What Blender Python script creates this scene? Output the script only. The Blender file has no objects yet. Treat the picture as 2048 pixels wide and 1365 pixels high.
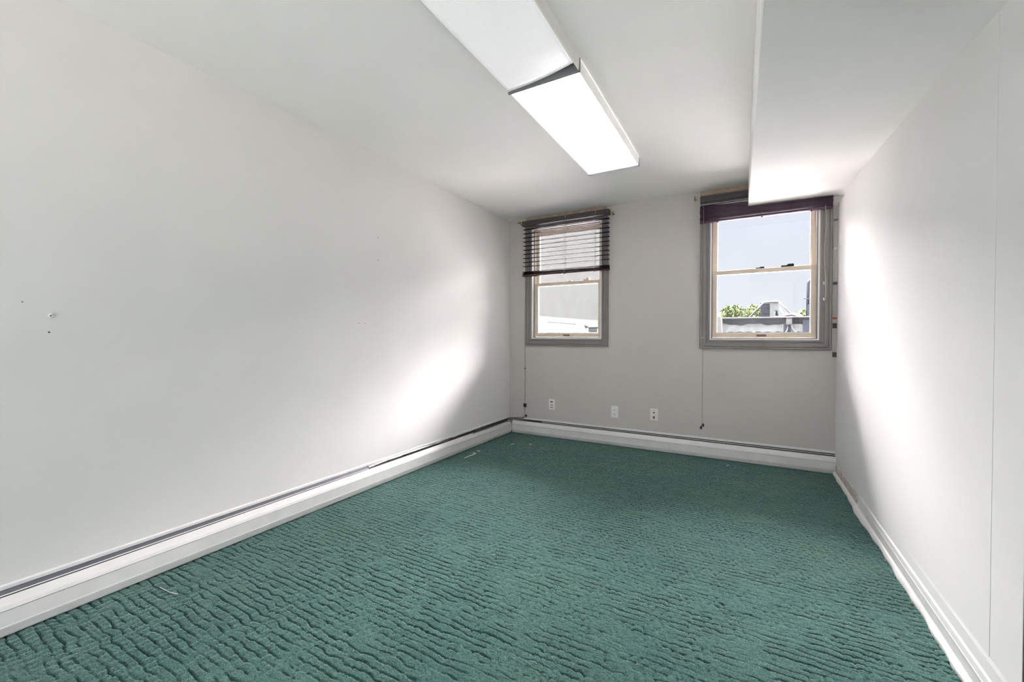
import bpy, bmesh, math, random
import numpy as np
from mathutils import Vector, Matrix

# ---------------------------------------------------------------- camera
F, YAW, PIT, ROL, CH = 833.878, 0.5124, 0.0114, 0.0023, 1.0883      # focal length in pixels of a 2048 px frame
sc = bpy.context.scene
col = sc.collection
_rt = Vector((math.cos(YAW), math.sin(YAW), 0))
_fw = Vector((-math.sin(YAW) * math.cos(PIT), math.cos(YAW) * math.cos(PIT), -math.sin(PIT)))
_up = _rt.cross(_fw)
RT = math.cos(ROL) * _rt + math.sin(ROL) * _up
UP = -math.sin(ROL) * _rt + math.cos(ROL) * _up
cd = bpy.data.cameras.new('camera')
cam = bpy.data.objects.new('camera', cd)
col.objects.link(cam)
m = Matrix((RT, UP, -_fw)).transposed().to_4x4()
m.translation = Vector((0, 0, CH))
cam.matrix_world = m
cd.sensor_width = 36
cd.sensor_fit = 'HORIZONTAL'
cd.lens = F / 2048 * 36
cd.clip_start = 0.05
cd.clip_end = 500
sc.camera = cam

# ---------------------------------------------------------------- sky, sun, exposure
EXPOSURE = 0.48
SKY_STRENGTH = 0.83
SUN_STRENGTH = 235.0
LAMP_STRENGTH = 3.6
sc.view_settings.view_transform = 'Standard'
sc.view_settings.look = 'None'
sc.view_settings.gamma = 1
sc.view_settings.use_curve_mapping = False
sc.view_settings.exposure = EXPOSURE

w = bpy.data.worlds.new('sky')
sc.world = w
w.use_nodes = True
nt = w.node_tree
nt.nodes.clear()
tc = nt.nodes.new('ShaderNodeTexCoord')
sx = nt.nodes.new('ShaderNodeSeparateXYZ')
rp = nt.nodes.new('ShaderNodeValToRGB')
rp.color_ramp.elements[0].position = 0.0
rp.color_ramp.elements[0].color = (0.86, 0.88, 0.92, 1)
rp.color_ramp.elements[1].position = 0.75
rp.color_ramp.elements[1].color = (0.66, 0.78, 1.0, 1)
bgn = nt.nodes.new('ShaderNodeBackground')
bgn.inputs['Strength'].default_value = SKY_STRENGTH
wo = nt.nodes.new('ShaderNodeOutputWorld')
nt.links.new(tc.outputs['Generated'], sx.inputs[0])
nt.links.new(sx.outputs['Z'], rp.inputs['Fac'])
nt.links.new(rp.outputs['Color'], bgn.inputs['Color'])
nt.links.new(bgn.outputs[0], wo.inputs[0])

sd = bpy.data.lights.new('sun', 'SUN')
sd.energy = SUN_STRENGTH
sd.angle = math.radians(103)                                          # hazy bright sky round the sun
sd.color = (1, 0.918, 0.928)
so = bpy.data.objects.new('sun', sd)
col.objects.link(so)
so.rotation_euler = Vector((0.05, -0.385, -0.921)).to_track_quat('-Z', 'Y').to_euler()

# ---------------------------------------------------------------- room measures (metres, camera at x=0, y=0)
XL, YB, XR, ZC = -2.364, 4.154, 0.623, 2.40
YF = -1.30                                                             # the room is open behind the camera, out of view


def at(px, py, axis, val):
    """point on the plane axis=val that the pixel of the 2048x1365 frame shows"""
    d = (px - 1024) / F * RT - (py - 682.5) / F * UP + _fw
    c = Vector((0, 0, CH))
    return c + d * ((val - c[axis]) / d[axis])


# ---------------------------------------------------------------- materials
def mat(name, rgb, rough=0.5, metal=0.0, noise=0.0, nscale=8.0, bump=0.0, bscale=200.0, spec=0.5, sheen=0.0, rgb2=None):
    mt = bpy.data.materials.new(name)
    mt.use_nodes = True
    n = mt.node_tree
    b = n.nodes['Principled BSDF']
    b.inputs['Base Color'].default_value = (*rgb, 1)
    b.inputs['Roughness'].default_value = rough
    b.inputs['Metallic'].default_value = metal
    b.inputs['Specular IOR Level'].default_value = spec
    if sheen:
        b.inputs['Sheen Weight'].default_value = sheen
        b.inputs['Sheen Roughness'].default_value = 0.5
    co = None
    if noise or bump:
        co = n.nodes.new('ShaderNodeTexCoord')
    if noise:
        nz = n.nodes.new('ShaderNodeTexNoise')
        nz.inputs['Scale'].default_value = nscale
        nz.inputs['Detail'].default_value = 4
        n.links.new(co.outputs['Object'], nz.inputs['Vector'])
        r = n.nodes.new('ShaderNodeValToRGB')
        r.color_ramp.elements[0].position = 0.35
        r.color_ramp.elements[1].position = 0.65
        c2 = rgb2 or tuple(min(1, c * (1 + noise)) for c in rgb)
        r.color_ramp.elements[0].color = (*[c * (1 - noise) for c in rgb], 1)
        r.color_ramp.elements[1].color = (*c2, 1)
        n.links.new(nz.outputs['Fac'], r.inputs['Fac'])
        n.links.new(r.outputs['Color'], b.inputs['Base Color'])
    if bump:
        n2 = n.nodes.new('ShaderNodeTexNoise')
        n2.inputs['Scale'].default_value = bscale
        n2.inputs['Detail'].default_value = 3
        n.links.new(co.outputs['Object'], n2.inputs['Vector'])
        bp = n.nodes.new('ShaderNodeBump')
        bp.inputs['Strength'].default_value = bump
        bp.inputs['Distance'].default_value = 0.002
        n.links.new(n2.outputs['Fac'], bp.inputs['Height'])
        n.links.new(bp.outputs['Normal'], b.inputs['Normal'])
    return mt


M = {}
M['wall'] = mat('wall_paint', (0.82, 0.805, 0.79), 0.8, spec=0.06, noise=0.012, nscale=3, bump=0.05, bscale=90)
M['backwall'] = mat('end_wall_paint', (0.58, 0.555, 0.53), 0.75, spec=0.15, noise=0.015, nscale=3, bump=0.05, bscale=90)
M['panel'] = mat('panel_paint', (0.83, 0.82, 0.805), 0.75, spec=0.1, noise=0.012, nscale=3, bump=0.03, bscale=60)
M['ceiling'] = mat('ceiling_paint', (0.91, 0.895, 0.875), 0.7, noise=0.01, nscale=4, bump=0.04, bscale=70)
M['heater'] = mat('heater_enamel', (0.76, 0.755, 0.74), 0.35, noise=0.03, nscale=14)
M['slate'] = mat('heater_damper', (0.12, 0.125, 0.15), 0.4, metal=0.3, noise=0.08, nscale=20)
M['foil'] = mat('bent_damper', (0.55, 0.55, 0.57), 0.4, metal=0.4, noise=0.3, nscale=25)
M['fin'] = mat('heater_fin_shade', (0.05, 0.045, 0.04), 0.7, noise=0.2, nscale=60)
M['black'] = mat('black_plastic', (0.012, 0.012, 0.012), 0.4, noise=0.2, nscale=30)
M['cable'] = mat('cable_rubber', (0.02, 0.02, 0.022), 0.45, noise=0.2, nscale=40)
M['casing'] = mat('casing_grey_paint', (0.215, 0.205, 0.195), 0.4, noise=0.04, nscale=10)
M['sash'] = mat('sash_tan', (0.68, 0.58, 0.46), 0.45, noise=0.05, nscale=10)
M['liner'] = mat('vinyl_white', (0.86, 0.84, 0.82), 0.4, noise=0.02)
M['track'] = mat('track_dark', (0.15, 0.145, 0.14), 0.5, noise=0.05)
M['lift'] = mat('sash_lift_brown', (0.24, 0.16, 0.13), 0.4, noise=0.1)
M['bare'] = mat('bare_wood_trim', (0.42, 0.33, 0.245), 0.6, noise=0.15, nscale=18)
M['rail'] = mat('headrail_metal', (0.075, 0.067, 0.07), 0.5, spec=0.2, noise=0.08, nscale=20)
M['slat'] = mat('slat_mahogany', (0.065, 0.034, 0.034), 0.5, spec=0.12, noise=0.22, nscale=12)
M['slat_dark'] = mat('slat_dark_mahogany', (0.011, 0.0075, 0.007), 0.6, spec=0.03, noise=0.2, nscale=12)
M['slat_skytint'] = mat('slat_sky_tinted', (0.085, 0.05, 0.078), 0.5, spec=0.12, noise=0.2, nscale=12)  # maroon slats with the sky's purple reflection put into the colour
M['cord'] = mat('cord_grey', (0.2, 0.18, 0.165), 0.8, noise=0.1, nscale=60)
M['whitecord'] = mat('cord_white', (0.75, 0.73, 0.7), 0.8, noise=0.05, nscale=60)
M['brass'] = mat('brass', (0.75, 0.5, 0.2), 0.25, metal=1.0, noise=0.05)
M['antique'] = mat('antique_brass', (0.35, 0.27, 0.16), 0.3, metal=1.0, noise=0.1)
M['chrome'] = mat('chrome', (0.85, 0.85, 0.85), 0.12, metal=1.0, noise=0.02)
M['plate'] = mat('plate_white', (0.86, 0.85, 0.83), 0.35, noise=0.01)
M['ivory'] = mat('plate_ivory', (0.82, 0.79, 0.72), 0.35, noise=0.01)
M['slot'] = mat('slot_dark', (0.03, 0.028, 0.026), 0.6, noise=0.1)
M['darkred'] = mat('jack_red', (0.16, 0.02, 0.015), 0.5, noise=0.1)
M['grey'] = mat('grey_metal', (0.24, 0.25, 0.26), 0.4, metal=0.3, noise=0.04)
M['capgrey'] = mat('end_cap_grey', (0.18, 0.19, 0.20), 0.6, spec=0.1, noise=0.04)
M['fixture'] = mat('fixture_white', (0.84, 0.83, 0.79), 0.4, noise=0.01)
M['maroon'] = mat('door_maroon', (0.055, 0.012, 0.018), 0.35, noise=0.15, nscale=20)
M['clip'] = mat('clip_dark', (0.06, 0.055, 0.05), 0.5, noise=0.1)
M['red'] = mat('red_plastic', (0.6, 0.13, 0.09), 0.5, noise=0.05)
M['hole'] = mat('hole_dark', (0.05, 0.045, 0.04), 0.8, noise=0.1)
M['paper'] = mat('paper_white', (0.85, 0.86, 0.86), 0.7, noise=0.02)
M['stain'] = mat('stained_filler', (0.5, 0.41, 0.33), 0.6, noise=0.15, nscale=30)
M['dirt'] = mat('base_worn', (0.55, 0.50, 0.45), 0.7, noise=0.3, nscale=30)
# outdoors
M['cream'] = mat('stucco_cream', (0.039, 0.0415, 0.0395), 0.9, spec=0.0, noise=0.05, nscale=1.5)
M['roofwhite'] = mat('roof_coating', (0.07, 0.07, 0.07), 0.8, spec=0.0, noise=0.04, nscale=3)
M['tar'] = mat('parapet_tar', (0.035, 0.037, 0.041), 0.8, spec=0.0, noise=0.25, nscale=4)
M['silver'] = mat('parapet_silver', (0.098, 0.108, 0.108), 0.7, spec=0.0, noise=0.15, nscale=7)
M['roof'] = mat('roof_bounce_white', (0.91, 0.885, 0.87), 0.9, spec=0.0, noise=0.15, nscale=2)
M['felt'] = mat('roof_felt_dark', (0.06, 0.06, 0.06), 0.9, spec=0.0, noise=0.15, nscale=2)
M['bounce_slab'] = mat('bounce_slab_grey', (0.045, 0.0425, 0.0415), 0.9, spec=0.0, noise=0.1, nscale=2)
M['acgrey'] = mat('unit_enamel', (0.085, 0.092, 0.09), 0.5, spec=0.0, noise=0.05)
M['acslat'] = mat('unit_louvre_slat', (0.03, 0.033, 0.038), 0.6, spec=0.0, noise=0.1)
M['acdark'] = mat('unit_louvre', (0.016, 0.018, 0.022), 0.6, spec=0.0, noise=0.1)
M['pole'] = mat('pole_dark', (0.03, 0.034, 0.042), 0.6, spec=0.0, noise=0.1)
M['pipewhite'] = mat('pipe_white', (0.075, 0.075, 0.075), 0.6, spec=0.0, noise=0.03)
M['leaf'] = mat('leaf_green', (0.075, 0.095, 0.04), 0.8, spec=0.0, noise=0.35, nscale=3)
M['leafdark'] = mat('leaf_dark', (0.045, 0.06, 0.035), 0.8, spec=0.0, noise=0.3, nscale=3)
M['bark'] = mat('bark', (0.12, 0.09, 0.06), 0.9, spec=0.0, noise=0.3, nscale=10)
M['orange'] = mat('orange_tarp', (0.17, 0.11, 0.07), 0.8, spec=0.0, noise=0.1)


def glass_mat():
    mt = bpy.data.materials.new('window_glass')
    mt.use_nodes = True
    n = mt.node_tree
    n.nodes.clear()
    t = n.nodes.new('ShaderNodeBsdfTransparent')
    t.inputs[0].default_value = (0.93, 0.935, 0.94, 1)
    g = n.nodes.new('ShaderNodeBsdfGlossy')
    g.inputs['Roughness'].default_value = 0.02
    fz = n.nodes.new('ShaderNodeFresnel')
    fz.inputs['IOR'].default_value = 1.45
    nz = n.nodes.new('ShaderNodeTexNoise')
    nz.inputs['Scale'].default_value = 5
    bp = n.nodes.new('ShaderNodeBump')
    bp.inputs['Strength'].default_value = 0.01
    n.links.new(nz.outputs['Fac'], bp.inputs['Height'])
    n.links.new(bp.outputs['Normal'], g.inputs['Normal'])
    mx = n.nodes.new('ShaderNodeMixShader')
    o = n.nodes.new('ShaderNodeOutputMaterial')
    n.links.new(fz.outputs[0], mx.inputs[0])
    n.links.new(t.outputs[0], mx.inputs[1])
    n.links.new(g.outputs[0], mx.inputs[2])
    n.links.new(mx.outputs[0], o.inputs[0])
    return mt


M['glass'] = glass_mat()


def lens_mat(name, emit):
    """prismatic acrylic: fine pyramids as bump; emit stands in for lit tubes and lifts the unlit cover"""
    mt = mat(name, (0.86, 0.87, 0.88), 0.3)
    n = mt.node_tree
    b = n.nodes['Principled BSDF']
    co = n.nodes.new('ShaderNodeTexCoord')
    mp = n.nodes.new('ShaderNodeMapping')
    mp.inputs['Rotation'].default_value = (0, 0, math.radians(45))
    n.links.new(co.outputs['Object'], mp.inputs[0])
    ck = n.nodes.new('ShaderNodeTexChecker')
    ck.inputs['Scale'].default_value = 230
    ck.inputs['Color1'].default_value = (1.0, 1.0, 1.0, 1)
    ck.inputs['Color2'].default_value = (0.62, 0.625, 0.64, 1)
    n.links.new(mp.outputs[0], ck.inputs['Vector'])
    n.links.new(ck.outputs['Color'], b.inputs['Base Color'])
    bp = n.nodes.new('ShaderNodeBump')
    bp.inputs['Strength'].default_value = 0.15
    bp.inputs['Distance'].default_value = 0.001
    n.links.new(ck.outputs['Fac'], bp.inputs['Height'])
    n.links.new(bp.outputs['Normal'], b.inputs['Normal'])
    if emit:
        n.links.new(ck.outputs['Color'], b.inputs['Emission Color'])
        b.inputs['Emission Strength'].default_value = emit
    return mt


M['lens_off_glow'] = lens_mat('diffuser_off_glow', 0.25)  # unlit cover given a faint glow to lift its brightness
M['lens_on'] = lens_mat('diffuser_lit', LAMP_STRENGTH)
M['side_on'] = mat('diffuser_side_lit', (0.84, 0.83, 0.79), 0.4, noise=0.01)
M['side_on'].node_tree.nodes['Principled BSDF'].inputs['Emission Color'].default_value = (1, 0.98, 0.94, 1)
M['side_on'].node_tree.nodes['Principled BSDF'].inputs['Emission Strength'].default_value = 0.1


def carpet_mat():
    mt = bpy.data.materials.new('carpet_green_pile')
    mt.use_nodes = True
    n = mt.node_tree
    b = n.nodes['Principled BSDF']
    b.inputs['Roughness'].default_value = 0.95
    b.inputs['Specular IOR Level'].default_value = 0.1
    b.inputs['Sheen Weight'].default_value = 1.0
    b.inputs['Sheen Roughness'].default_value = 0.28
    b.inputs['Sheen Tint'].default_value = (0.75, 0.95, 0.9, 1)
    co = n.nodes.new('ShaderNodeTexCoord')
    f1 = n.nodes.new('ShaderNodeTexNoise')
    f1.inputs['Scale'].default_value = 260
    f1.inputs['Detail'].default_value = 5
    f1.inputs['Roughness'].default_value = 0.7
    f2 = n.nodes.new('ShaderNodeTexNoise')
    f2.inputs['Scale'].default_value = 2.2
    f2.inputs['Detail'].default_value = 3
    for f in (f1, f2):
        n.links.new(co.outputs['Object'], f.inputs['Vector'])
    r = n.nodes.new('ShaderNodeValToRGB')
    r.color_ramp.elements[0].position = 0.39
    r.color_ramp.elements[0].color = (0.024, 0.074, 0.063, 1)
    r.color_ramp.elements[1].position = 0.61
    r.color_ramp.elements[1].color = (0.108, 0.214, 0.186, 1)
    n.links.new(f1.outputs['Fac'], r.inputs['Fac'])
    r2 = n.nodes.new('ShaderNodeValToRGB')
    r2.color_ramp.elements[0].position = 0.35
    r2.color_ramp.elements[0].color = (0.90, 0.93, 0.97, 1)
    r2.color_ramp.elements[1].position = 0.65
    r2.color_ramp.elements[1].color = (1.06, 1.04, 1.0, 1)
    n.links.new(f2.outputs['Fac'], r2.inputs['Fac'])
    mx = n.nodes.new('ShaderNodeMix')
    mx.data_type = 'RGBA'
    mx.blend_type = 'MULTIPLY'
    mx.inputs['Factor'].default_value = 1
    n.links.new(r.outputs['Color'], mx.inputs['A'])
    n.links.new(r2.outputs['Color'], mx.inputs['B'])
    n.links.new(mx.outputs['Result'], b.inputs['Base Color'])
    bp = n.nodes.new('ShaderNodeBump')
    bp.inputs['Strength'].default_value = 0.4
    bp.inputs['Distance'].default_value = 0.002
    n.links.new(f1.outputs['Fac'], bp.inputs['Height'])
    n.links.new(bp.outputs['Normal'], b.inputs['Normal'])
    tl = n.nodes.new('ShaderNodeBsdfTranslucent')                      # light passing through the fibres of the pile
    n.links.new(mx.outputs['Result'], tl.inputs['Color'])
    ms = n.nodes.new('ShaderNodeMixShader')
    ms.inputs[0].default_value = 0.25
    n.links.new(b.outputs[0], ms.inputs[1])
    n.links.new(tl.outputs[0], ms.inputs[2])
    n.links.new(ms.outputs[0], n.nodes['Material Output'].inputs[0])
    return mt


M['carpet'] = carpet_mat()


# ---------------------------------------------------------------- mesh helpers
class MB:
    def __init__(self):
        self.v, self.f = [], []

    def box(self, x0, x1, y0, y1, z0, z1):
        b = len(self.v)
        self.v += [(x, y, z) for z in (min(z0, z1), max(z0, z1)) for y in (min(y0, y1), max(y0, y1)) for x in (min(x0, x1), max(x0, x1))]
        for q in ((0, 2, 3, 1), (4, 5, 7, 6), (0, 1, 5, 4), (2, 6, 7, 3), (0, 4, 6, 2), (1, 3, 7, 5)):
            self.f.append(tuple(b + i for i in q))
        return self

    def quad(self, *p):
        b = len(self.v)
        self.v += [tuple(q) for q in p]
        self.f.append(tuple(range(b, b + len(p))))
        return self

    def loft(self, rings, closed=True, caps=True):
        """rings: lists of equally many points"""
        n = len(rings[0])
        b = len(self.v)
        for r in rings:
            self.v += [tuple(p) for p in r]
        for i in range(len(rings) - 1):
            for j in range(n if closed else n - 1):
                k = (j + 1) % n
                self.f.append((b + i * n + j, b + i * n + k, b + (i + 1) * n + k, b + (i + 1) * n + j))
        if caps and closed:
            self.f.append(tuple(b + j for j in reversed(range(n))))
            self.f.append(tuple(b + (len(rings) - 1) * n + j for j in range(n)))
        return self

    def tube(self, pts, r, n=8):
        pts = [Vector(p) for p in pts]
        rings = []
        ref = None
        for i, p in enumerate(pts):
            a = pts[max(i - 1, 0)]
            c = pts[min(i + 1, len(pts) - 1)]
            t = (c - a).normalized()
            if ref is None:
                ref = Vector((0, 0, 1)) if abs(t.z) < 0.9 else Vector((1, 0, 0))
            u = (ref - t * ref.dot(t)).normalized()
            v = t.cross(u)
            ref = u
            rr = r[i] if isinstance(r, (list, tuple)) else r
            rings.append([p + u * (rr * math.cos(2 * math.pi * k / n)) + v * (rr * math.sin(2 * math.pi * k / n)) for k in range(n)])
        return self.loft(rings)

    def lathe(self, c, axis, prof, n=16):
        """prof: (distance along axis, radius)"""
        c, axis = Vector(c), Vector(axis).normalized()
        return self.tube_rings([(c + axis * d, r) for d, r in prof], axis, n)

    def tube_rings(self, pr, axis, n):
        ref = Vector((0, 0, 1)) if abs(axis.z) < 0.9 else Vector((1, 0, 0))
        u = (ref - axis * ref.dot(axis)).normalized()
        v = axis.cross(u)
        return self.loft([[p + u * (r * math.cos(2 * math.pi * k / n)) + v * (r * math.sin(2 * math.pi * k / n)) for k in range(n)] for p, r in pr])

    def build(self, name, material, parent=None, smooth=False, bevel=0.0, segs=2):
        me = bpy.data.meshes.new(name)
        me.from_pydata(self.v, [], self.f)
        bm = bmesh.new()
        bm.from_mesh(me)
        bmesh.ops.recalc_face_normals(bm, faces=bm.faces)
        bm.to_mesh(me)
        bm.free()
        me.materials.append(material)
        if smooth:
            for p in me.polygons:
                p.use_smooth = True
        o = bpy.data.objects.new(name, me)
        col.objects.link(o)
        if parent is not None:
            o.parent = parent
            o.matrix_parent_inverse = Matrix.Translation(-parent.location)
        if bevel:
            md = o.modifiers.new('bevel', 'BEVEL')
            md.width = bevel
            md.segments = segs
            md.limit_method = 'ANGLE'
        return o


def tag(o, label=None, cat=None, group=None, kind=None):
    for k, v in (('label', label), ('category', cat), ('group', group), ('kind', kind)):
        if v:
            o[k] = v
    return o


def thing(name, loc, label=None, cat=None, group=None, kind=None):
    o = bpy.data.objects.new(name, None)
    o.empty_display_size = 0.05
    col.objects.link(o)
    o.location = loc
    return tag(o, label, cat, group, kind)


def copy_tree(src, loc, label):
    c = src.copy()
    col.objects.link(c)
    c.location = loc
    c['label'] = label
    for ch in src.children:
        k = ch.copy()
        col.objects.link(k)
        k.parent = c
        for g in ch.children:
            q = g.copy()
            col.objects.link(q)
            q.parent = k
    return c


rnd = random.Random(5)

# ================================================================ STRUCTURE
# ---- floor slab and carpet
fl = MB().box(XL - 0.2, XR + 1.4, YF - 0.2, YB + 0.2, -0.12, -0.018).build('floor', M['carpet'])
tag(fl, 'dark green carpeted floor of the empty office', kind='structure')


def make_carpet():
    x0, x1, y0, y1 = XL + 0.002, XR + 0.02, 0.12, YB - 0.004
    nx, ny = int((x1 - x0) / 0.0055) + 1, int((y1 - y0) / 0.0032) + 1
    X, Y = np.meshgrid(np.linspace(x0, x1, nx), np.linspace(y0, y1, ny))
    rs = np.random.RandomState(3)

    def smooth_noise(cell):
        gx, gy = int((x1 - x0) / cell) + 3, int((y1 - y0) / cell) + 3
        g = rs.rand(gy, gx) * 2 - 1
        u = (X - x0) / cell
        v = (Y - y0) / cell
        iu, iv = u.astype(int), v.astype(int)
        fu, fv = u - iu, v - iv
        fu, fv = fu * fu * (3 - 2 * fu), fv * fv * (3 - 2 * fv)
        return (g[iv, iu] * (1 - fu) + g[iv, iu + 1] * fu) * (1 - fv) + (g[iv + 1, iu] * (1 - fu) + g[iv + 1, iu + 1] * fu) * fv

    sp = 0.031
    yy = Y + 0.010 * smooth_noise(0.35) + 0.0075 * smooth_noise(0.045)
    rowf = yy / sp
    row = np.floor(rowf).astype(int)
    t = rowf - row
    tt = np.minimum(t, 1 - t)
    ridge = 1 - np.exp(-(tt / (0.062 + 0.020 * smooth_noise(0.05))) ** 2) - 0.04 * (0.5 - tt)
    ph = np.random.RandomState(9).rand(row.max() - row.min() + 1)[row - row.min()]
    xx = X + 0.010 * smooth_noise(0.06)
    sq = (xx / 0.033 + ph * 7) % 1
    sq = np.minimum(sq, 1 - sq)
    s = 1 - np.exp(-(sq / 0.10) ** 2)
    depth = np.clip(0.58 + 0.85 * smooth_noise(0.038) + 0.35 * smooth_noise(0.13) + 0.25 * smooth_noise(0.6), 0.04, 1.4)
    cut = np.clip(0.62 + 0.9 * smooth_noise(0.05) + 0.3 * smooth_noise(0.5), 0.0, 1.2)
    h = 0.0088 * depth * (ridge - 1) + 0.0066 * cut * (s - 1) 
    h += 0.0013 * (rs.rand(ny, nx) * 2 - 1) + 0.0012 * smooth_noise(0.02)
    Z = np.clip(h, -0.016, 0.004)
    co = np.stack([X, Y, Z], -1).reshape(-1, 3)
    idx = np.arange(nx * ny).reshape(ny, nx)
    q = np.stack([idx[:-1, :-1], idx[:-1, 1:], idx[1:, 1:], idx[1:, :-1]], -1).reshape(-1, 4)
    me = bpy.data.meshes.new('carpet_pile')
    me.vertices.add(len(co))
    me.vertices.foreach_set('co', co.astype(np.float32).ravel())
    me.loops.add(q.size)
    me.loops.foreach_set('vertex_index', q.astype(np.int32).ravel())
    me.polygons.add(len(q))
    me.polygons.foreach_set('loop_start', np.arange(0, q.size, 4, dtype=np.int32))
    me.update(calc_edges=True)
    me.polygons.foreach_set('use_smooth', np.ones(len(q), dtype=bool))
    me.materials.append(M['carpet'])
    o = bpy.data.objects.new('carpet_pile', me)
    col.objects.link(o)
    o.parent = fl
    tag(o, 'ribbed green cut pile in tufted rows', kind='stuff')


make_carpet()

# ---- ceiling with soffit
ce = MB().box(XL - 0.2, XR + 1.4, YF - 0.2, YB + 0.2, ZC, ZC + 0.15).build('ceiling', M['ceiling'])
tag(ce, 'smooth white painted ceiling', kind='structure')


def soffit_z(y):
    return 2.204 - 0.075 * (YB - y)


sf = MB()
ys = [YB - 0.004, 3.0, 2.0, 1.0, 0.0, YF]
rings = []
for y in ys:
    z = soffit_z(y)
    xl = 0.003 + 0.0095 * (YB - y)
    rings.append([(xl, y, ZC - 0.001), (xl, y, z + 0.004), (xl + 0.004, y, z), (XR + 0.10, y, z), (XR + 0.10, y, ZC - 0.001)])
sf.loft(rings)
sf.build('soffit', M['ceiling'], ce)['label'] = 'boxed soffit dropping below the ceiling along the right wall'

# ---- left wall
wl = MB().box(XL - 0.15, XL, YF - 0.2, YB + 0.15, -0.12, ZC + 0.02).build('wall_left', M['wall'])
tag(wl, 'long bare off-white wall', kind='structure')

# ---- right wall: two panels with a fine joint, door jamb further on
wr = thing('wall_right', (XR, 2.8, 0), 'off-white panelled wall beside the window', kind='structure')
YS = 1.731
MB().box(XR, XR + 0.09, YS + 0.0012, YB + 0.004, 0.0, soffit_z(YS) + 0.12).build('panel', M['panel'], wr, bevel=0.0008)
MB().box(XR, XR + 0.09, 1.568, YS - 0.0012, 0.0, soffit_z(1.5) + 0.12).build('panel', M['panel'], wr, bevel=0.0008)
MB().box(XR + 0.004, XR + 0.085, YS - 0.05, YS + 0.05, 0.002, 2.1).build('backing_stud', M['dirt'], wr)
dj = thing('door_1', (XR + 0.05, 1.5, 0), 'dark maroon door frame at the edge of the right wall', kind='structure')
MB().box(XR + 0.001, XR + 0.11, 1.535, 1.5665, -0.01, soffit_z(1.5) + 0.02).build('door_stop', M['maroon'], dj)
MB().box(XR + 0.03, XR + 0.11, 0.72, 1.535, 0.002, 2.02).build('door_leaf', M['maroon'], dj, bevel=0.003)
MB().box(XR + 0.001, XR + 0.11, 0.68, 0.72, -0.01, 2.04).build('door_stop', M['maroon'], dj)
MB().box(XR, XR + 0.09, YF, 0.68, 0.0, 2.1).build('panel', M['panel'], wr)

# ---- back wall around the two window openings
W1 = dict(x0=-2.083, x1=-1.288, z0=1.062, z1=2.275)
W2 = dict(x0=-0.290, x1=0.511, z0=1.062, z1=2.290)
TH = 0.16
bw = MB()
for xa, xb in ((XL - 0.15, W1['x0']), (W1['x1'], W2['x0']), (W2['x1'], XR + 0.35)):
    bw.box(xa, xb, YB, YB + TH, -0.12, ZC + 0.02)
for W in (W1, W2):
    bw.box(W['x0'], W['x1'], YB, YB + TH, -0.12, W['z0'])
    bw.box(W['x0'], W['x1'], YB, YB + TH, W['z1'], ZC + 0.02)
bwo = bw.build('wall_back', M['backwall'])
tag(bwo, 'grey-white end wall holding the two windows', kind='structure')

# ---- windows
def casing_profile(wd):
    """(distance from the opening edge outwards, proud of wall)"""
    return [(0.0, 0.0), (0.0, 0.012), (0.003, 0.017), (0.014, 0.018), (0.018, 0.011), (0.027, 0.012), (0.031, 0.020),
            (wd * 0.62, 0.024), (wd * 0.70, 0.031), (wd * 0.80, 0.025), (wd * 0.94, 0.028), (wd, 0.023), (wd, 0.0)]


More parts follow.
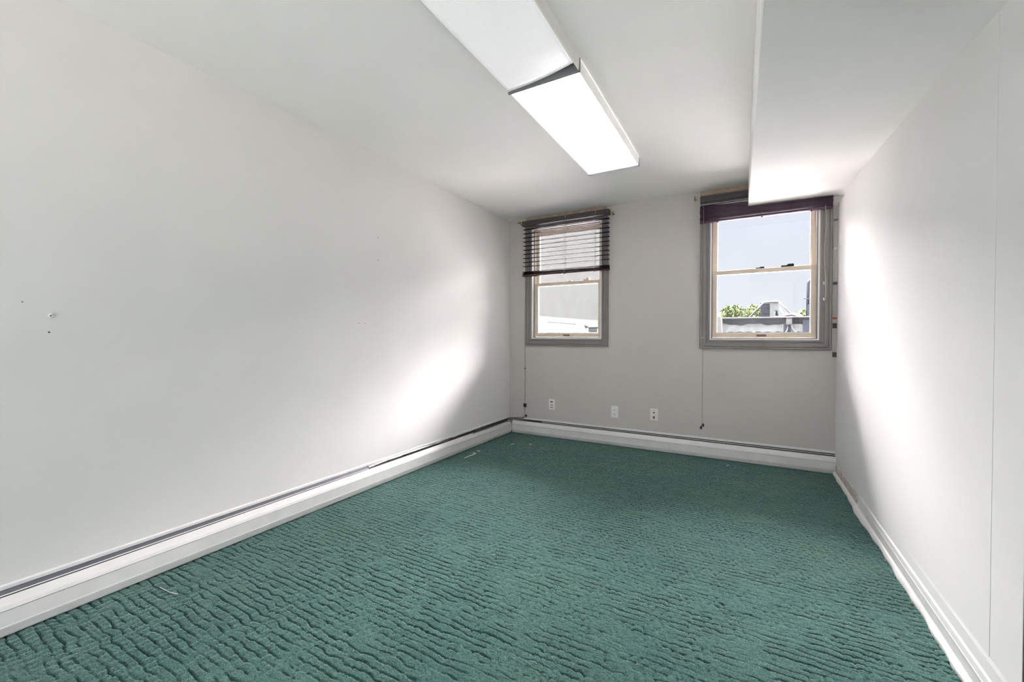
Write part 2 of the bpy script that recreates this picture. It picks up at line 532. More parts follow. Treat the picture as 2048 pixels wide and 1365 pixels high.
def window(name, W, label, wl_, wr_, wb, wt, mid, lock_px):
    x0, x1, z0, z1 = W['x0'], W['x1'], W['z0'], W['z1']
    o = thing(name, ((x0 + x1) / 2, YB, z0), label, kind='structure')
    gp = 0.0013

    def piece(side):
        mb = MB()
        wd = {'l': wl_, 'r': wr_, 'b': wb, 't': wt}[side]
        a, b = [], []
        for d, p in casing_profile(wd):
            y = YB - p
            q = d / wd
            L, R, B, T = x0 - q * wl_, x1 + q * wr_, z0 - q * wb, z1 + q * wt
            if side == 'l':
                a.append((L, y, B + gp)), b.append((L, y, T - gp))
            elif side == 'r':
                a.append((R, y, B + gp)), b.append((R, y, T - gp))
            elif side == 'b':
                a.append((L + gp, y, B)), b.append((R - gp, y, B))
            else:
                a.append((L + gp, y, T)), b.append((R - gp, y, T))
        mb.loft([a, b])
        return mb.build({'l': 'side_casing', 'r': 'side_casing', 'b': 'sill_casing', 't': 'head_casing'}[side], M['casing'], o)

    for s in 'lrbt':
        piece(s)
    # jamb: white liner strip, dark track, outer frame
    def ring(nm, mt, ya, yb_, t, ins):
        mb = MB()
        mb.box(x0 + ins, x0 + ins + t, ya, yb_, z0 + ins, z1 - ins)
        mb.box(x1 - ins - t, x1 - ins, ya, yb_, z0 + ins, z1 - ins)
        mb.box(x0 + ins + t, x1 - ins - t, ya, yb_, z0 + ins, z0 + ins + t)
        mb.box(x0 + ins + t, x1 - ins - t, ya, yb_, z1 - ins - t, z1 - ins)
        return mb.build(nm, mt, o)

    ring('jamb_liner', M['liner'], YB - 0.010, YB + 0.020, 0.010, 0.0005)
    ring('jamb_track', M['track'], YB + 0.0205, YB + 0.034, 0.016, 0.0005)
    ring('jamb_frame', M['liner'], YB + 0.0345, YB + 0.130, 0.018, 0.0005)
    # sashes
    sx0, sx1 = x0 + 0.019, x1 - 0.019

    def sash(nm, ya, za, zb, st, rb, rt):
        mb = MB()
        yb_ = ya + 0.034
        mb.box(sx0, sx0 + st, ya, yb_, za, zb)
        mb.box(sx1 - st, sx1, ya, yb_, za, zb)
        mb.box(sx0 + st, sx1 - st, ya, yb_, za, za + rb)
        mb.box(sx0 + st, sx1 - st, ya, yb_, zb - rt, zb)
        s = mb.build(nm, M['sash'], o, bevel=0.003)
        bd = MB()
        b = 0.006
        X0, X1, Z0, Z1 = sx0 + st, sx1 - st, za + rb, zb - rt
        bd.box(X0, X0 + b, ya + 0.008, yb_ - 0.008, Z0, Z1)
        bd.box(X1 - b, X1, ya + 0.008, yb_ - 0.008, Z0, Z1)
        bd.box(X0 + b, X1 - b, ya + 0.008, yb_ - 0.008, Z0, Z0 + b)
        bd.box(X0 + b, X1 - b, ya + 0.008, yb_ - 0.008, Z1 - b, Z1)
        c = bd.build('glazing_bead', M['liner'], s)
        p = MB().box(X0 + b * 0.5, X1 - b * 0.5, ya + 0.015, ya + 0.019, Z0 + b * 0.5, Z1 - b * 0.5).build('pane', M['glass'], s)
        for k in (c, p):
            k.matrix_parent_inverse = Matrix.Translation(-o.location)
            k.matrix_parent_inverse = Matrix.Identity(4)
        # a sash has its origin at the world origin, so its children need no offset
        return s

    lo = sash('lower_sash', YB + 0.040, z0 + 0.019, mid + 0.016, 0.030, 0.040, 0.030)
    up = sash('upper_sash', YB + 0.078, mid - 0.016, z1 - 0.019, 0.030, 0.030, 0.034)

    def sub(mb, nm, mt, par, **kw):
        c = mb.build(nm, mt, None, **kw)
        c.parent = par
        c.matrix_parent_inverse = par.matrix_basis.inverted()
        return c

    xm = (x0 + x1) / 2
    lf = MB()
    lf.box(xm - 0.036, xm + 0.036, YB + 0.032, YB + 0.040, z0 + 0.029, z0 + 0.049)
    lf.box(xm - 0.034, xm + 0.034, YB + 0.022, YB + 0.034, z0 + 0.043, z0 + 0.049)
    sub(lf, 'sash_lift', M['lift'], lo, bevel=0.001)
    # keeper and cam lock on the meeting rail
    for (px, hh, wdt) in lock_px:
        c = at(px, 540, 1, YB + 0.055)
        lk = MB()
        lk.box(c.x - wdt, c.x + wdt, YB + 0.046, YB + 0.072, mid + 0.0165, mid + 0.0165 + hh * 0.5)
        lk.loft([[(c.x - wdt * 0.2, YB + 0.05, mid + 0.016 + hh * 0.4), (c.x + wdt, YB + 0.05, mid + 0.016 + hh * 0.4), (c.x + wdt * 0.95, YB + 0.05, mid + 0.016 + hh), (c.x + wdt * 0.1, YB + 0.05, mid + 0.016 + hh)],
                 [(c.x - wdt * 0.2, YB + 0.066, mid + 0.016 + hh * 0.4), (c.x + wdt, YB + 0.066, mid + 0.016 + hh * 0.4), (c.x + wdt * 0.95, YB + 0.066, mid + 0.016 + hh), (c.x + wdt * 0.1, YB + 0.066, mid + 0.016 + hh)]])
        sub(lk, 'sash_lock', M['acdark'] if name == 'window_2' else M['sash'], lo, bevel=0.001)
    return o


ML = at(1130, 567, 1, YB + 0.05).z
MR = at(1520, 541, 1, YB + 0.05).z
win1 = window('window_1', W1, 'narrow grey-framed sash window near the left corner', 0.075, 0.070, 0.076, 0.062, ML, [(1173, 0.030, 0.030), (1139, 0.012, 0.026)])
win2 = window('window_2', W2, 'grey-framed sash window beside the right wall with open sky', 0.083, 0.079, 0.080, 0.070, MR, [(1575, 0.024, 0.045), (1520, 0.014, 0.032)])
# bare timber strip between head casing and ceiling
for i, (xa, xb, za) in enumerate(((-2.16, -1.24, 2.338), (-0.375, 0.6, 2.361))):
    t = MB().box(xa, xb, YB - 0.014, YB - 0.0005, za, ZC - 0.001).build('trim_%d' % (i + 1), M['bare'])
    tag(t, 'bare wood strip above the %s window' % ('left' if i == 0 else 'right'), kind='structure')

# ---- right wall baseboard: shoe, board, cap
br = thing('baseboard_right', (XR, 2.8, 0), 'white baseboard along the right wall', kind='structure')
prof_base = [(0.0, 0.100), (0.006, 0.094), (0.009, 0.074), (0.0105, 0.072), (0.0105, 0.067), (0.009, 0.065), (0.010, 0.030), (0.0, 0.030)]
YC = at(1716, 1010, 2, 0.03).y                                         # where the far, worn length breaks off
a, b = [], []
mb = MB()
mb.loft([[(XR - d, YC - 0.03, z) for d, z in prof_base], [(XR - d, 1.568, z) for d, z in prof_base]])
mb.build('board', M['heater'], br)
mb = MB()
mb.loft([[(XR - d * 0.8, YB - 0.06, z * 0.93) for d, z in prof_base], [(XR - d * 0.75, YC + 0.02, z * 0.9) for d, z in prof_base]])
mb.build('worn_board', M['dirt'], br)['label'] = 'worn length of baseboard with peeling paint'
mb = MB()
rg = []
for k in range(60):
    y = (YB - 0.05) + (1.568 - YB + 0.05) * k / 59
    wob = 0.0025 * math.sin(y * 31) + 0.002 * math.sin(y * 13 + 1)
    bulge = 0.016 * math.exp(-((y - YC + 0.15) / 0.16) ** 2)
    d = 0.020 + wob + bulge
    rg.append([(XR, y, -0.008), (XR - d, y, -0.008), (XR - d - 0.001, y, 0.010), (XR - d * 0.82, y, 0.023), (XR - d * 0.4, y, 0.0298), (XR, y, 0.030)])
mb.loft(rg)
mb.build('shoe_moulding', M['liner'], br, smooth=False)
# low filler board standing proud where the wall panel ends near the camera
mb = MB().loft([[(XR, 2.55, 0.100), (XR - 0.0003, 2.55, 0.100), (XR - 0.0003, 2.55, 0.150), (XR, 2.55, 0.160)],
                [(XR, 1.57, 0.100), (XR - 0.0022, 1.57, 0.100), (XR - 0.0022, 1.57, 0.140), (XR, 1.57, 0.158)]])
mb.build('cap_strip', M['panel'], br)

# ================================================================ BASEBOARD HEATERS
H_TOP, H_DEP = 0.174, 0.058
HOOD = [(0.028, 0.1385), (0.033, 0.1378), (0.050, 0.112), (0.0555, 0.099), (0.0545, 0.0985), (0.0485, 0.111), (0.032, 0.1360), (0.028, 0.1368)]
PANEL = [(0.0560, 0.0970), (0.0575, 0.044), (0.0585, 0.040), (0.0575, 0.034), (0.051, 0.008), (0.048, 0.004), (0.046, 0.006), (0.0555, 0.0355), (0.0565, 0.041), (0.0548, 0.0970)]
BACK = [(0.0005, 0.1745), (0.004, 0.1735), (0.004, 0.012), (0.0005, 0.012)]
RIM = [(0.004, 0.1735), (0.009, 0.1700), (0.010, 0.158), (0.0085, 0.158), (0.0078, 0.1690), (0.004, 0.1718)]


def heater_parts(root, P, s0, s1, damper):
    """P(s, d, z) -> point; s runs along the wall"""
    def ext(pr, nm, mt, a=s0, b=s1, **kw):
        return MB().loft([[P(a, d, z) for d, z in pr], [P(b, d, z) for d, z in pr]]).build(nm, mt, root, **kw)
    ext(BACK, 'back_plate', M['heater'])
    ext(RIM, 'top_rim', M['heater'])
    ext(HOOD, 'top_hood', M['heater'])
    ext(PANEL, 'front_panel', M['heater'])
    ext([(0.0045, 0.050), (0.053, 0.050), (0.053, 0.096), (0.030, 0.130), (0.0078, 0.146), (0.0072, 0.1655), (0.0045, 0.1655)], 'fin_slot_shade', M['fin'])  # dark fins, raised to fill the top slots with painted shade
    return ext


# heater under the windows
hb = thing('baseboard_heater', ((XL + XR) / 2, YB, 0), 'white baseboard heater below the two windows, two dark slots on top', 'heater')
PB = lambda s, d, z: (s, YB - d, z)
ext = heater_parts(hb, PB, XL + 0.06, XR - 0.002, True)
ext([(0.0145, 0.1500), (0.0210, 0.1482), (0.0210, 0.1468), (0.0145, 0.1486)], 'damper', M['heater'])
# heater along the left wall
hl = thing('baseboard_heater', (XL, 1.4, 0), 'long white baseboard heater on the left wall with a slate grey damper', 'heater')
PL = lambda s, d, z: (XL + d, s, z)
YE = YB - 0.0005
ext = heater_parts(hl, PL, YF, YE - 0.058, False)
ext([(0.010, 0.1560), (0.0225, 0.1455), (0.0225, 0.1440), (0.010, 0.1545)], 'damper', M['slate'], YF, 2.08)
ext([(0.0225, 0.1450), (0.0255, 0.1430), (0.0255, 0.1415), (0.0225, 0.1435)], 'damper_lip', M['heater'], YF, 2.08)
# bent far length of the damper: a torn, wavy strip
mb = MB()
rg = []
for k in range(70):
    y = 2.09 + (3.62 - 2.09) * k / 69
    a = 0.5 + 0.5 * math.sin(y * 9.0) * math.sin(y * 3.1 + 1)
    d0, d1 = 0.0105, 0.0150 + 0.008 * a
    zz = 0.1535 - 0.004 * math.sin(y * 7 + 0.5)
    rg.append([(XL + d0, y, zz + 0.0035), (XL + d1, y, zz - 0.003 + 0.002 * math.sin(y * 23)), (XL + d1, y, zz - 0.0042 + 0.002 * math.sin(y * 23)), (XL + d0, y, zz + 0.0022)])
mb.loft(rg)
mb.build('bent_damper', M['foil'], hl)['label'] = 'crumpled bare metal damper strip'
# corner cover between the two heaters
mb = MB()
mb.box(XL + 0.0005, XL + 0.06, YB - 0.060, YB - 0.0008, 0.1200, 0.1600)
mb.build('corner_cover', M['stain'], hl)['label'] = 'stained tan corner filler'

# ================================================================ CABLES
def wavy(p, q, n, amp, seed):
    r = random.Random(seed)
    p, q = Vector(p), Vector(q)
    o = []
    for k in range(n):
        t = k / (n - 1)
        e = math.sin(math.pi * t)
        o.append(p.lerp(q, t) + Vector(((r.random() - 0.5) * amp, 0, (r.random() - 0.5) * amp * 0.7)) * e)
    return o


c1 = wavy((XL + 0.020, 2.42, 0.150), (XL + 0.022, 3.98, 0.160), 22, 0.008, 1)
c1 += [Vector((XL + 0.040, 4.075, 0.166)), Vector((XL + 0.100, 4.118, 0.168)), Vector((XL + 0.185, 4.130, 0.172)), Vector((XL + 0.205, 4.138, 0.186))]
tag(MB().tube(c1, 0.0042, 8).build('cable', M['cable'], smooth=True), 'thick black cable lying along the top of the left heater into the corner', 'cable')
c2 = wavy((XL + 0.034, 3.05, 0.146), (XL + 0.041, 3.95, 0.152), 14, 0.006, 2)
c2 += [Vector((XL + 0.064, 4.035, 0.156)), Vector((XL + 0.125, 4.098, 0.152)), Vector((XL + 0.24, 4.122, 0.150)), Vector((XL + 0.42, 4.131, 0.150))]
tag(MB().tube(c2, 0.0036, 8).build('cable', M['cable'], smooth=True), 'black cable bending round the corner onto the heater below the windows', 'cable')
c3 = wavy((XL + 0.047, 3.35, 0.140), (XL + 0.053, 3.90, 0.146), 10, 0.004, 3)
c3 += [Vector((XL + 0.066, 3.985, 0.147)), Vector((XL + 0.086, 4.030, 0.145))]
tag(MB().tube(c3, 0.0036, 8).build('cable', M['cable'], smooth=True), 'short black cable end on the heater lip nearest the corner', 'cable')

# ================================================================ BLINDS
def sub(mb, nm, mt, par, **kw):
    c = mb.build(nm, mt, None, **kw)
    c.parent = par
    c.matrix_parent_inverse = Matrix.Translation(-par.matrix_basis.translation)
    return c


def slat_mb(L, wd, th, camber=0.003):
    rings = []
    for x in (-L / 2, L / 2):
        top, bot = [], []
        for k in range(7):
            u = -1 + 2 * k / 6
            z = camber * (1 - u * u)
            top.append((x, u * wd / 2, z + th / 2))
            bot.append((x, u * wd / 2, z - th / 2))
        rings.append(top + bot[::-1])
    return MB().loft(rings)


YBL = YB - 0.058                                                       # centre plane of the blinds
# --- left blind, lowered half way
p0, p1 = at(1043.5, 451, 1, YBL - 0.03), at(1217.5, 423, 1, YBL - 0.03)
bx0, bx1 = p0.x, p1.x
bl = thing('venetian_blind', ((bx0 + bx1) / 2, YBL, 1.8), 'dark mahogany slatted blind hanging half lowered over the left window', 'blind')
zt = ZC - 0.048
hr = MB()
hr.box(bx0, bx1, YBL - 0.030, YBL + 0.026, zt - 0.052, zt - 0.050)
hr.box(bx0, bx1, YBL - 0.030, YBL - 0.0285, zt - 0.050, zt)
hr.box(bx0, bx1, YBL + 0.0245, YBL + 0.026, zt - 0.050, zt)
hr.box(bx0, bx0 + 0.002, YBL - 0.0284, YBL + 0.0244, zt - 0.050, zt)
hr.box(bx1 - 0.002, bx1, YBL - 0.0284, YBL + 0.0244, zt - 0.050, zt)
sub(hr, 'headrail', M['rail'], bl)
Ls = bx1 - bx0 - 0.006
sm = slat_mb(Ls, 0.050, 0.003)
cx = (bx0 + bx1) / 2
zlast = at(1060, 533, 1, YBL).z
zfirst = zt - 0.088
NS = 10
proto = None
for k in range(NS):
    z = zfirst + (zlast - zfirst) * k / (NS - 1)
    if proto is None:
        o = sm.build('slat', M['slat_dark'], None)
        proto = o
    else:
        o = proto.copy()
        col.objects.link(o)
    o.parent = bl
    o.location = (0, 0, z - 1.8)
    o.rotation_euler = (math.radians(4), 0, 0)
# gathered slats and bottom rail
zb = at(1060, 553, 1, YBL).z
for k in range(5):
    o = proto.copy()
    col.objects.link(o)
    o.parent = bl
    o.location = (0, rnd.uniform(-0.002, 0.002), zb + 0.020 + 0.0062 * k + (0.004 if k == 4 else 0) - 1.8)
    o.rotation_euler = (math.radians(rnd.uniform(-1, 1)), rnd.uniform(-0.004, 0.004), 0)
rb = MB().box(bx0 + 0.003, bx1 - 0.003, YBL - 0.025, YBL + 0.025, zb, zb + 0.016)
sub(rb, 'bottom_rail', M['slat'], bl, bevel=0.003)
for px in (1069.5, 1128, 1188):
    c = at(px, 500, 1, YBL - 0.027)
    lc = MB()
    for yy in (YBL - 0.0275, YBL + 0.0275):
        lc.tube([(c.x, yy, zt - 0.05), (c.x, yy, zb + 0.005)], 0.0009, 5)
    for k in range(NS):
        z = zfirst + (zlast - zfirst) * k / (NS - 1) - 0.003
        lc.tube([(c.x, YBL - 0.0275, z), (c.x, YBL + 0.0275, z)], 0.0007, 4)
    lc.tube([(c.x + 0.006, YBL - 0.012, zt - 0.05), (c.x + 0.006, YBL - 0.012, zb + 0.004)], 0.0009, 5)
    sub(lc, 'ladder_cord', M['cord'], bl)
    cl = MB().box(c.x - 0.010, c.x + 0.010, YBL - 0.014, YBL + 0.014, zb - 0.006, zb - 0.0002)
    sub(cl, 'rail_button', M['black'], bl, bevel=0.002)
    if px > 1100:
        sub(MB().box(c.x - 0.0015 + 0.014, c.x + 0.0015 + 0.014, YBL - 0.0318, YBL - 0.0302, zt - 0.024, zt - 0.002), 'headrail_clip', M['whitecord'], bl)


def cord_with_tassel(root, px, ytop, ybot, tass, Y, mt, spread=0.003, z_end=None):
    a = at(px, ytop, 1, Y)
    b_ = at(px, ybot, 1, Y)
    mb = MB()
    for s in (-1, 1):
        mb.tube([(a.x + s * spread * 0.3, Y, a.z), (a.x + s * spread, Y, (a.z + b_.z) / 2), (a.x + s * spread * 0.4, Y, b_.z)], 0.0011, 5)
    sub(mb, 'pull_cord', mt, root)
    return a, b_


# left pull cord with joiners, block, wall bead
a, b_ = cord_with_tassel(bl, 1050.5, 556, 804, None, YB - 0.012, M['cord'])
xx = a.x
for py, hh in ((616, 0.012), (737, 0.012)):
    c = at(1050.5, py, 1, YB - 0.012)
    sub(MB().lathe((xx, YB - 0.012, c.z - hh), (0, 0, 1), [(0, 0.003), (hh * 0.5, 0.006), (hh, 0.0065), (hh * 1.6, 0.003)], 10), 'cord_joiner', M['whitecord'] if py < 700 else M['clip'], bl, smooth=True)
c = at(1050.5, 811, 1, YB - 0.012)
sub(MB().lathe((xx, YB - 0.012, c.z - 0.020), (0, 0, 1), [(0, 0.013), (0.004, 0.0165), (0.034, 0.0175), (0.040, 0.013)], 12), 'tassel', M['black'], bl)
c5 = [(xx, YB - 0.012, c.z - 0.018), (xx + 0.001, YB - 0.013, c.z - 0.06), (xx + 0.002, YB - 0.014, 0.21), (xx - 0.012, YB - 0.016, 0.192), (xx - 0.05, YB - 0.018, 0.180), (xx - 0.10, YB - 0.022, 0.178)]
tag(MB().tube(c5, 0.0016, 6).build('thin_wire', M['cord'], smooth=True), 'thin grey wire dropping from the left blind tassel to the heater', 'wire')
sub(MB().lathe((xx + 0.018, YB - 0.010, 0.199), (0, -1, 0), [(-0.010, 0.004), (0, 0.006), (0.003, 0.012), (0.014, 0.013), (0.018, 0.009)], 14), 'cord_cleat', M['black'], bl, smooth=True)

# --- right blind, drawn fully up
q0, q1 = at(1399.5, 440, 1, YBL - 0.028), at(1667, 405, 1, YBL - 0.028)
rx0, rx1 = q0.x, min(q1.x, XR - 0.035)
brn = thing('venetian_blind', ((rx0 + rx1) / 2, YBL, 2.2), 'maroon blind, purple sky reflection in its colour, drawn fully up over the right window', 'blind')
zt2 = at(1404, 393.5, 1, YBL - 0.03).z
zb2 = at(1401, 446.5, 1, YBL - 0.025).z
hr = MB()
hr.box(rx0 + 0.002, rx1, YBL - 0.030, YBL + 0.026, zt2 - 0.052, zt2 - 0.050)
hr.box(rx0 + 0.002, rx1, YBL - 0.030, YBL - 0.0285, zt2 - 0.050, zt2)
hr.box(rx0 + 0.002, rx1, YBL + 0.0245, YBL + 0.026, zt2 - 0.050, zt2)
hr.box(rx0 + 0.002, rx0 + 0.004, YBL - 0.0284, YBL + 0.0244, zt2 - 0.050, zt2)
sub(hr, 'headrail', M['rail'], brn)
sub(MB().box(rx0 + 0.010, rx1 - 0.01, YBL - 0.026, YBL - 0.0235, zt2 - 0.0755, zt2 - 0.0722), 'rail_lip', M['foil'], brn)
Ls2 = rx1 - rx0
sm2 = slat_mb(Ls2, 0.050, 0.003)
proto2 = None
ztop_stack = zt2 - 0.083
NST = int((ztop_stack - (zb2 + 0.024)) / 0.0068)
for k in range(NST):
    if proto2 is None:
        o = sm2.build('slat', M['slat_skytint'], None)
        proto2 = o
    else:
        o = proto2.copy()
        col.objects.link(o)
    o.parent = brn
    o.location = (rnd.uniform(-0.002, 0.002), rnd.uniform(-0.0025, 0.0025), zb2 + 0.024 + 0.0068 * k - 2.2)
    o.rotation_euler = (math.radians(rnd.uniform(-1.5, 1.5)), 0, 0)
# uppermost slat left hanging in the gap below the headrail
sub(MB().box(rx0 + 0.006, rx1 - 0.02, YBL - 0.018, YBL + 0.018, ztop_stack + 0.003, zt2 - 0.0525), 'ladder_bunch', M['rail'], brn)
rbp = []
for xq in (rx0, rx1):
    rbp.append([(xq, YBL - 0.025 + 0.025 * 0 + dy, zb2 + dz) for dy, dz in ((0.002, 0.016), (0.0, 0.011), (0.002, 0.004), (0.008, 0.0), (0.042, 0.0), (0.048, 0.004), (0.050, 0.011), (0.048, 0.016))])
sub(MB().loft(rbp), 'bottom_rail', M['slat_skytint'], brn)
for px in (1435.5, 1524, 1622.5):
    c = at(px, 430, 1, YBL)
    sub(MB().lathe((c.x, YBL - 0.004, zb2 + 0.0005), (0, 0, -1), [(0, 0.008), (0.004, 0.009), (0.008, 0.005)], 10), 'rail_button', M['black'], brn, smooth=True)
a, b_ = cord_with_tassel(brn, 1407.5, 400, 817, None, YBL - 0.034, M['cord'], 0.0035)
xx2 = a.x
for s, dz in ((-1, 0.0), (1, 0.022)):
    e = at(1407.5, 857, 1, YBL - 0.034)
    sub(MB().tube([(xx2 + s * 0.002, YBL - 0.034, b_.z), (xx2 + s * 0.006, YBL - 0.034, e.z + 0.02 + dz)], 0.0011, 5), 'pull_cord', M['cord'], brn)
    sub(MB().lathe((xx2 + s * 0.0075, YBL - 0.034 + s * 0.004, e.z - 0.008 + dz), (0, 0, 1), [(0, 0.0095), (0.005, 0.0105), (0.020, 0.0085), (0.027, 0.004)], 12), 'tassel', M['black'], brn)
c = at(1407.5, 676, 1, YBL - 0.034)
sub(MB().lathe((xx2 + 0.001, YBL - 0.034, c.z - 0.012), (0, 0, 1), [(0, 0.003), (0.006, 0.0065), (0.014, 0.0065), (0.022, 0.003)], 10), 'cord_joiner', M['chrome'], brn, smooth=True)
# tilt cord at the right side
a = at(1650, 410, 1, YBL - 0.034)
pts = [at(1651 - 1.2 * t + 1.5 * math.sin(t * 9), 410 + t * 190, 1, YBL - 0.034) for t in [k / 12 for k in range(13)]]
sub(MB().tube(pts, 0.0012, 5), 'tilt_cord', M['whitecord'], brn)
for py in (567, 599):
    c = at(1647.5, py, 1, YBL - 0.034)
    sub(MB().lathe((c.x, YBL - 0.034, c.z - 0.014), (0, 0, 1), [(0, 0.0055), (0.006, 0.0065), (0.018, 0.006), (0.028, 0.0025)], 10), 'tassel', M['chrome'], brn, smooth=True)

# ================================================================ CURTAIN BRACKETS
def bracket(px, py, label, rod=None):
    c = at(px, py, 1, YB - 0.03)
    o = thing('curtain_bracket', (c.x, YB, c.z), label, 'bracket', 'brass curtain brackets above the windows')
    sub(MB().lathe((c.x, YB - 0.0005, c.z - 0.012), (0, -1, 0), [(0, 0.011), (0.003, 0.011), (0.005, 0.006)], 12), 'wall_plate', M['antique'], o, smooth=True)
    sub(MB().tube([(c.x, YB - 0.004, c.z - 0.012), (c.x, YB - 0.030, c.z - 0.014), (c.x, YB - 0.046, c.z - 0.004), (c.x - 0.002, YB - 0.050, c.z + 0.004)], [0.0055, 0.0055, 0.005, 0.0045], 8), 'arm', M['antique'], o, smooth=True)
    sub(MB().lathe((c.x - 0.002, YB - 0.050, c.z + 0.001), (0, 0, 1), [(0, 0.005), (0.004, 0.009), (0.009, 0.009), (0.013, 0.004)], 12), 'cup', M['brass'], o, smooth=True)
    return o


bracket(1225, 425, 'brass curtain bracket right of the left window')
bracket(1390, 396.5, 'brass curtain bracket at the upper left of the right window')
b0 = bracket(1041.5, 447, 'brass curtain bracket with a short rod in the left corner')
r0, r1 = at(1035, 447, 1, YB - 0.05), at(1080, 440, 1, YB - 0.05)
sub(MB().tube([r0, r1], 0.0035, 8), 'rod', M['brass'], b0, smooth=True)
sub(MB().lathe(r0 - Vector((0.006, 0, 0)), (1, 0, 0), [(0, 0.003), (0.004, 0.008), (0.010, 0.008), (0.014, 0.004)], 12), 'finial', M['brass'], b0, smooth=True)

# ================================================================ WALL PLATES
def plate_base(px, py, label, cat, mt, name, w_=0.074, h_=0.118):
    c = at(px, py, 1, YB)
    o = thing(name, (c.x, YB, c.z), label, cat)
    mb = MB()
    e = 0.004
    mb.loft([[(c.x - w_ / 2, YB - 0.0003, c.z - h_ / 2), (c.x + w_ / 2, YB - 0.0003, c.z - h_ / 2), (c.x + w_ / 2, YB - 0.0003, c.z + h_ / 2), (c.x - w_ / 2, YB - 0.0003, c.z + h_ / 2)],
             [(c.x - w_ / 2, YB - 0.003, c.z - h_ / 2), (c.x + w_ / 2, YB - 0.003, c.z - h_ / 2), (c.x + w_ / 2, YB - 0.003, c.z + h_ / 2), (c.x - w_ / 2, YB - 0.003, c.z + h_ / 2)],
             [(c.x - w_ / 2 + e, YB - 0.0065, c.z - h_ / 2 + e), (c.x + w_ / 2 - e, YB - 0.0065, c.z - h_ / 2 + e), (c.x + w_ / 2 - e, YB - 0.0065, c.z + h_ / 2 - e), (c.x - w_ / 2 + e, YB - 0.0065, c.z + h_ / 2 - e)]])
    sub(mb, 'cover_plate', mt, o)
    return o, c


def rect(o, c, dx, dz, w_, h_, nm, mt, proud=0.0012):
    return sub(MB().box(c.x + dx - w_ / 2, c.x + dx + w_ / 2, YB - 0.0066 - proud, YB - 0.0066, c.z + dz - h_ / 2, c.z + dz + h_ / 2), nm, mt, o)


def receptacle(o, c, dz, mt):
    r = rect(o, c, 0, dz, 0.034, 0.028, 'receptacle', mt, 0.002)
    for dx, hh in ((-0.0065, 0.010), (0.0065, 0.0085)):
        k = MB().box(c.x + dx - 0.0016, c.x + dx + 0.0016, YB - 0.0092, YB - 0.0087, c.z + dz + 0.003 - hh / 2, c.z + dz + 0.003 + hh / 2).build('slot', M['slot'])
        k.parent = r
        k.matrix_parent_inverse = r.matrix_world.inverted() if False else Matrix.Translation(-o.matrix_basis.translation) @ Matrix.Identity(4) if False else Matrix.Identity(4)
    k = MB().lathe((c.x, YB - 0.0087, c.z + dz - 0.008), (0, -1, 0), [(0, 0.003), (0.0005, 0.003)], 8).build('slot', M['slot'])
    k.parent = r


o, c = plate_base(1104, 809.5, 'white plate with three rows of dark ports, nearest the left corner', 'outlet', M['plate'], 'port_plate')
for dz, w1 in ((0.030, 0.012), (0.022, 0.030), (0.002, 0.030), (-0.009, 0.026), (-0.030, 0.030)):
    pass
for i, dz in enumerate((0.030, -0.004, -0.030)):
    rect(o, c, 0, dz, 0.036, 0.018, 'port_block', M['ivory'], 0.002)
    for dx in ((-0.010, 0.006) if i == 0 else (-0.011, 0.0, 0.011)):
        sub(MB().box(c.x + dx - (0.006 if i == 0 else 0.0035), c.x + dx + (0.006 if i == 0 else 0.0035), YB - 0.0093, YB - 0.0087, c.z + dz - (0.007 if i == 0 else 0.0045), c.z + dz + (0.007 if i == 0 else 0.0045)), 'port', M['slot'], o)
o, c = plate_base(1229.5, 824.5, 'white duplex power outlet, middle of the three wall plates', 'outlet', M['plate'], 'power_outlet')
receptacle(o, c, 0.020, M['plate'])
receptacle(o, c, -0.020, M['plate'])
rect(o, c, 0, 0, 0.004, 0.004, 'plate_screw', M['ivory'])
o, c = plate_base(1308, 830.5, 'ivory data jack plate with a dark red port, right of the power outlet', 'outlet', M['ivory'], 'data_jack')
rect(o, c, 0, 0.022, 0.016, 0.011, 'upper_port', M['slot'], 0.0006)
rect(o, c, 0, -0.022, 0.017, 0.019, 'lower_port', M['darkred'], 0.0006)
for dz in (0.042, -0.043):
    sub(MB().lathe((c.x, YB - 0.0066, c.z + dz), (0, -1, 0), [(0, 0.0035), (0.001, 0.003)], 8), 'plate_screw', M['clip'], o)

# ================================================================ CEILING LIGHTS
ZL = 2.342
fa, fb, fc = at(1021, 187, 2, ZL), at(1175, 353, 2, ZL), at(1276, 329, 2, ZL)
fx0 = (fa.x + fb.x) / 2 + 0.004
fx1 = at(1276, 329, 2, ZL).x + 0.002
fy1 = (fa.y + at(1160, 140, 2, ZL).y) / 2
fy2 = (fb.y + fc.y) / 2


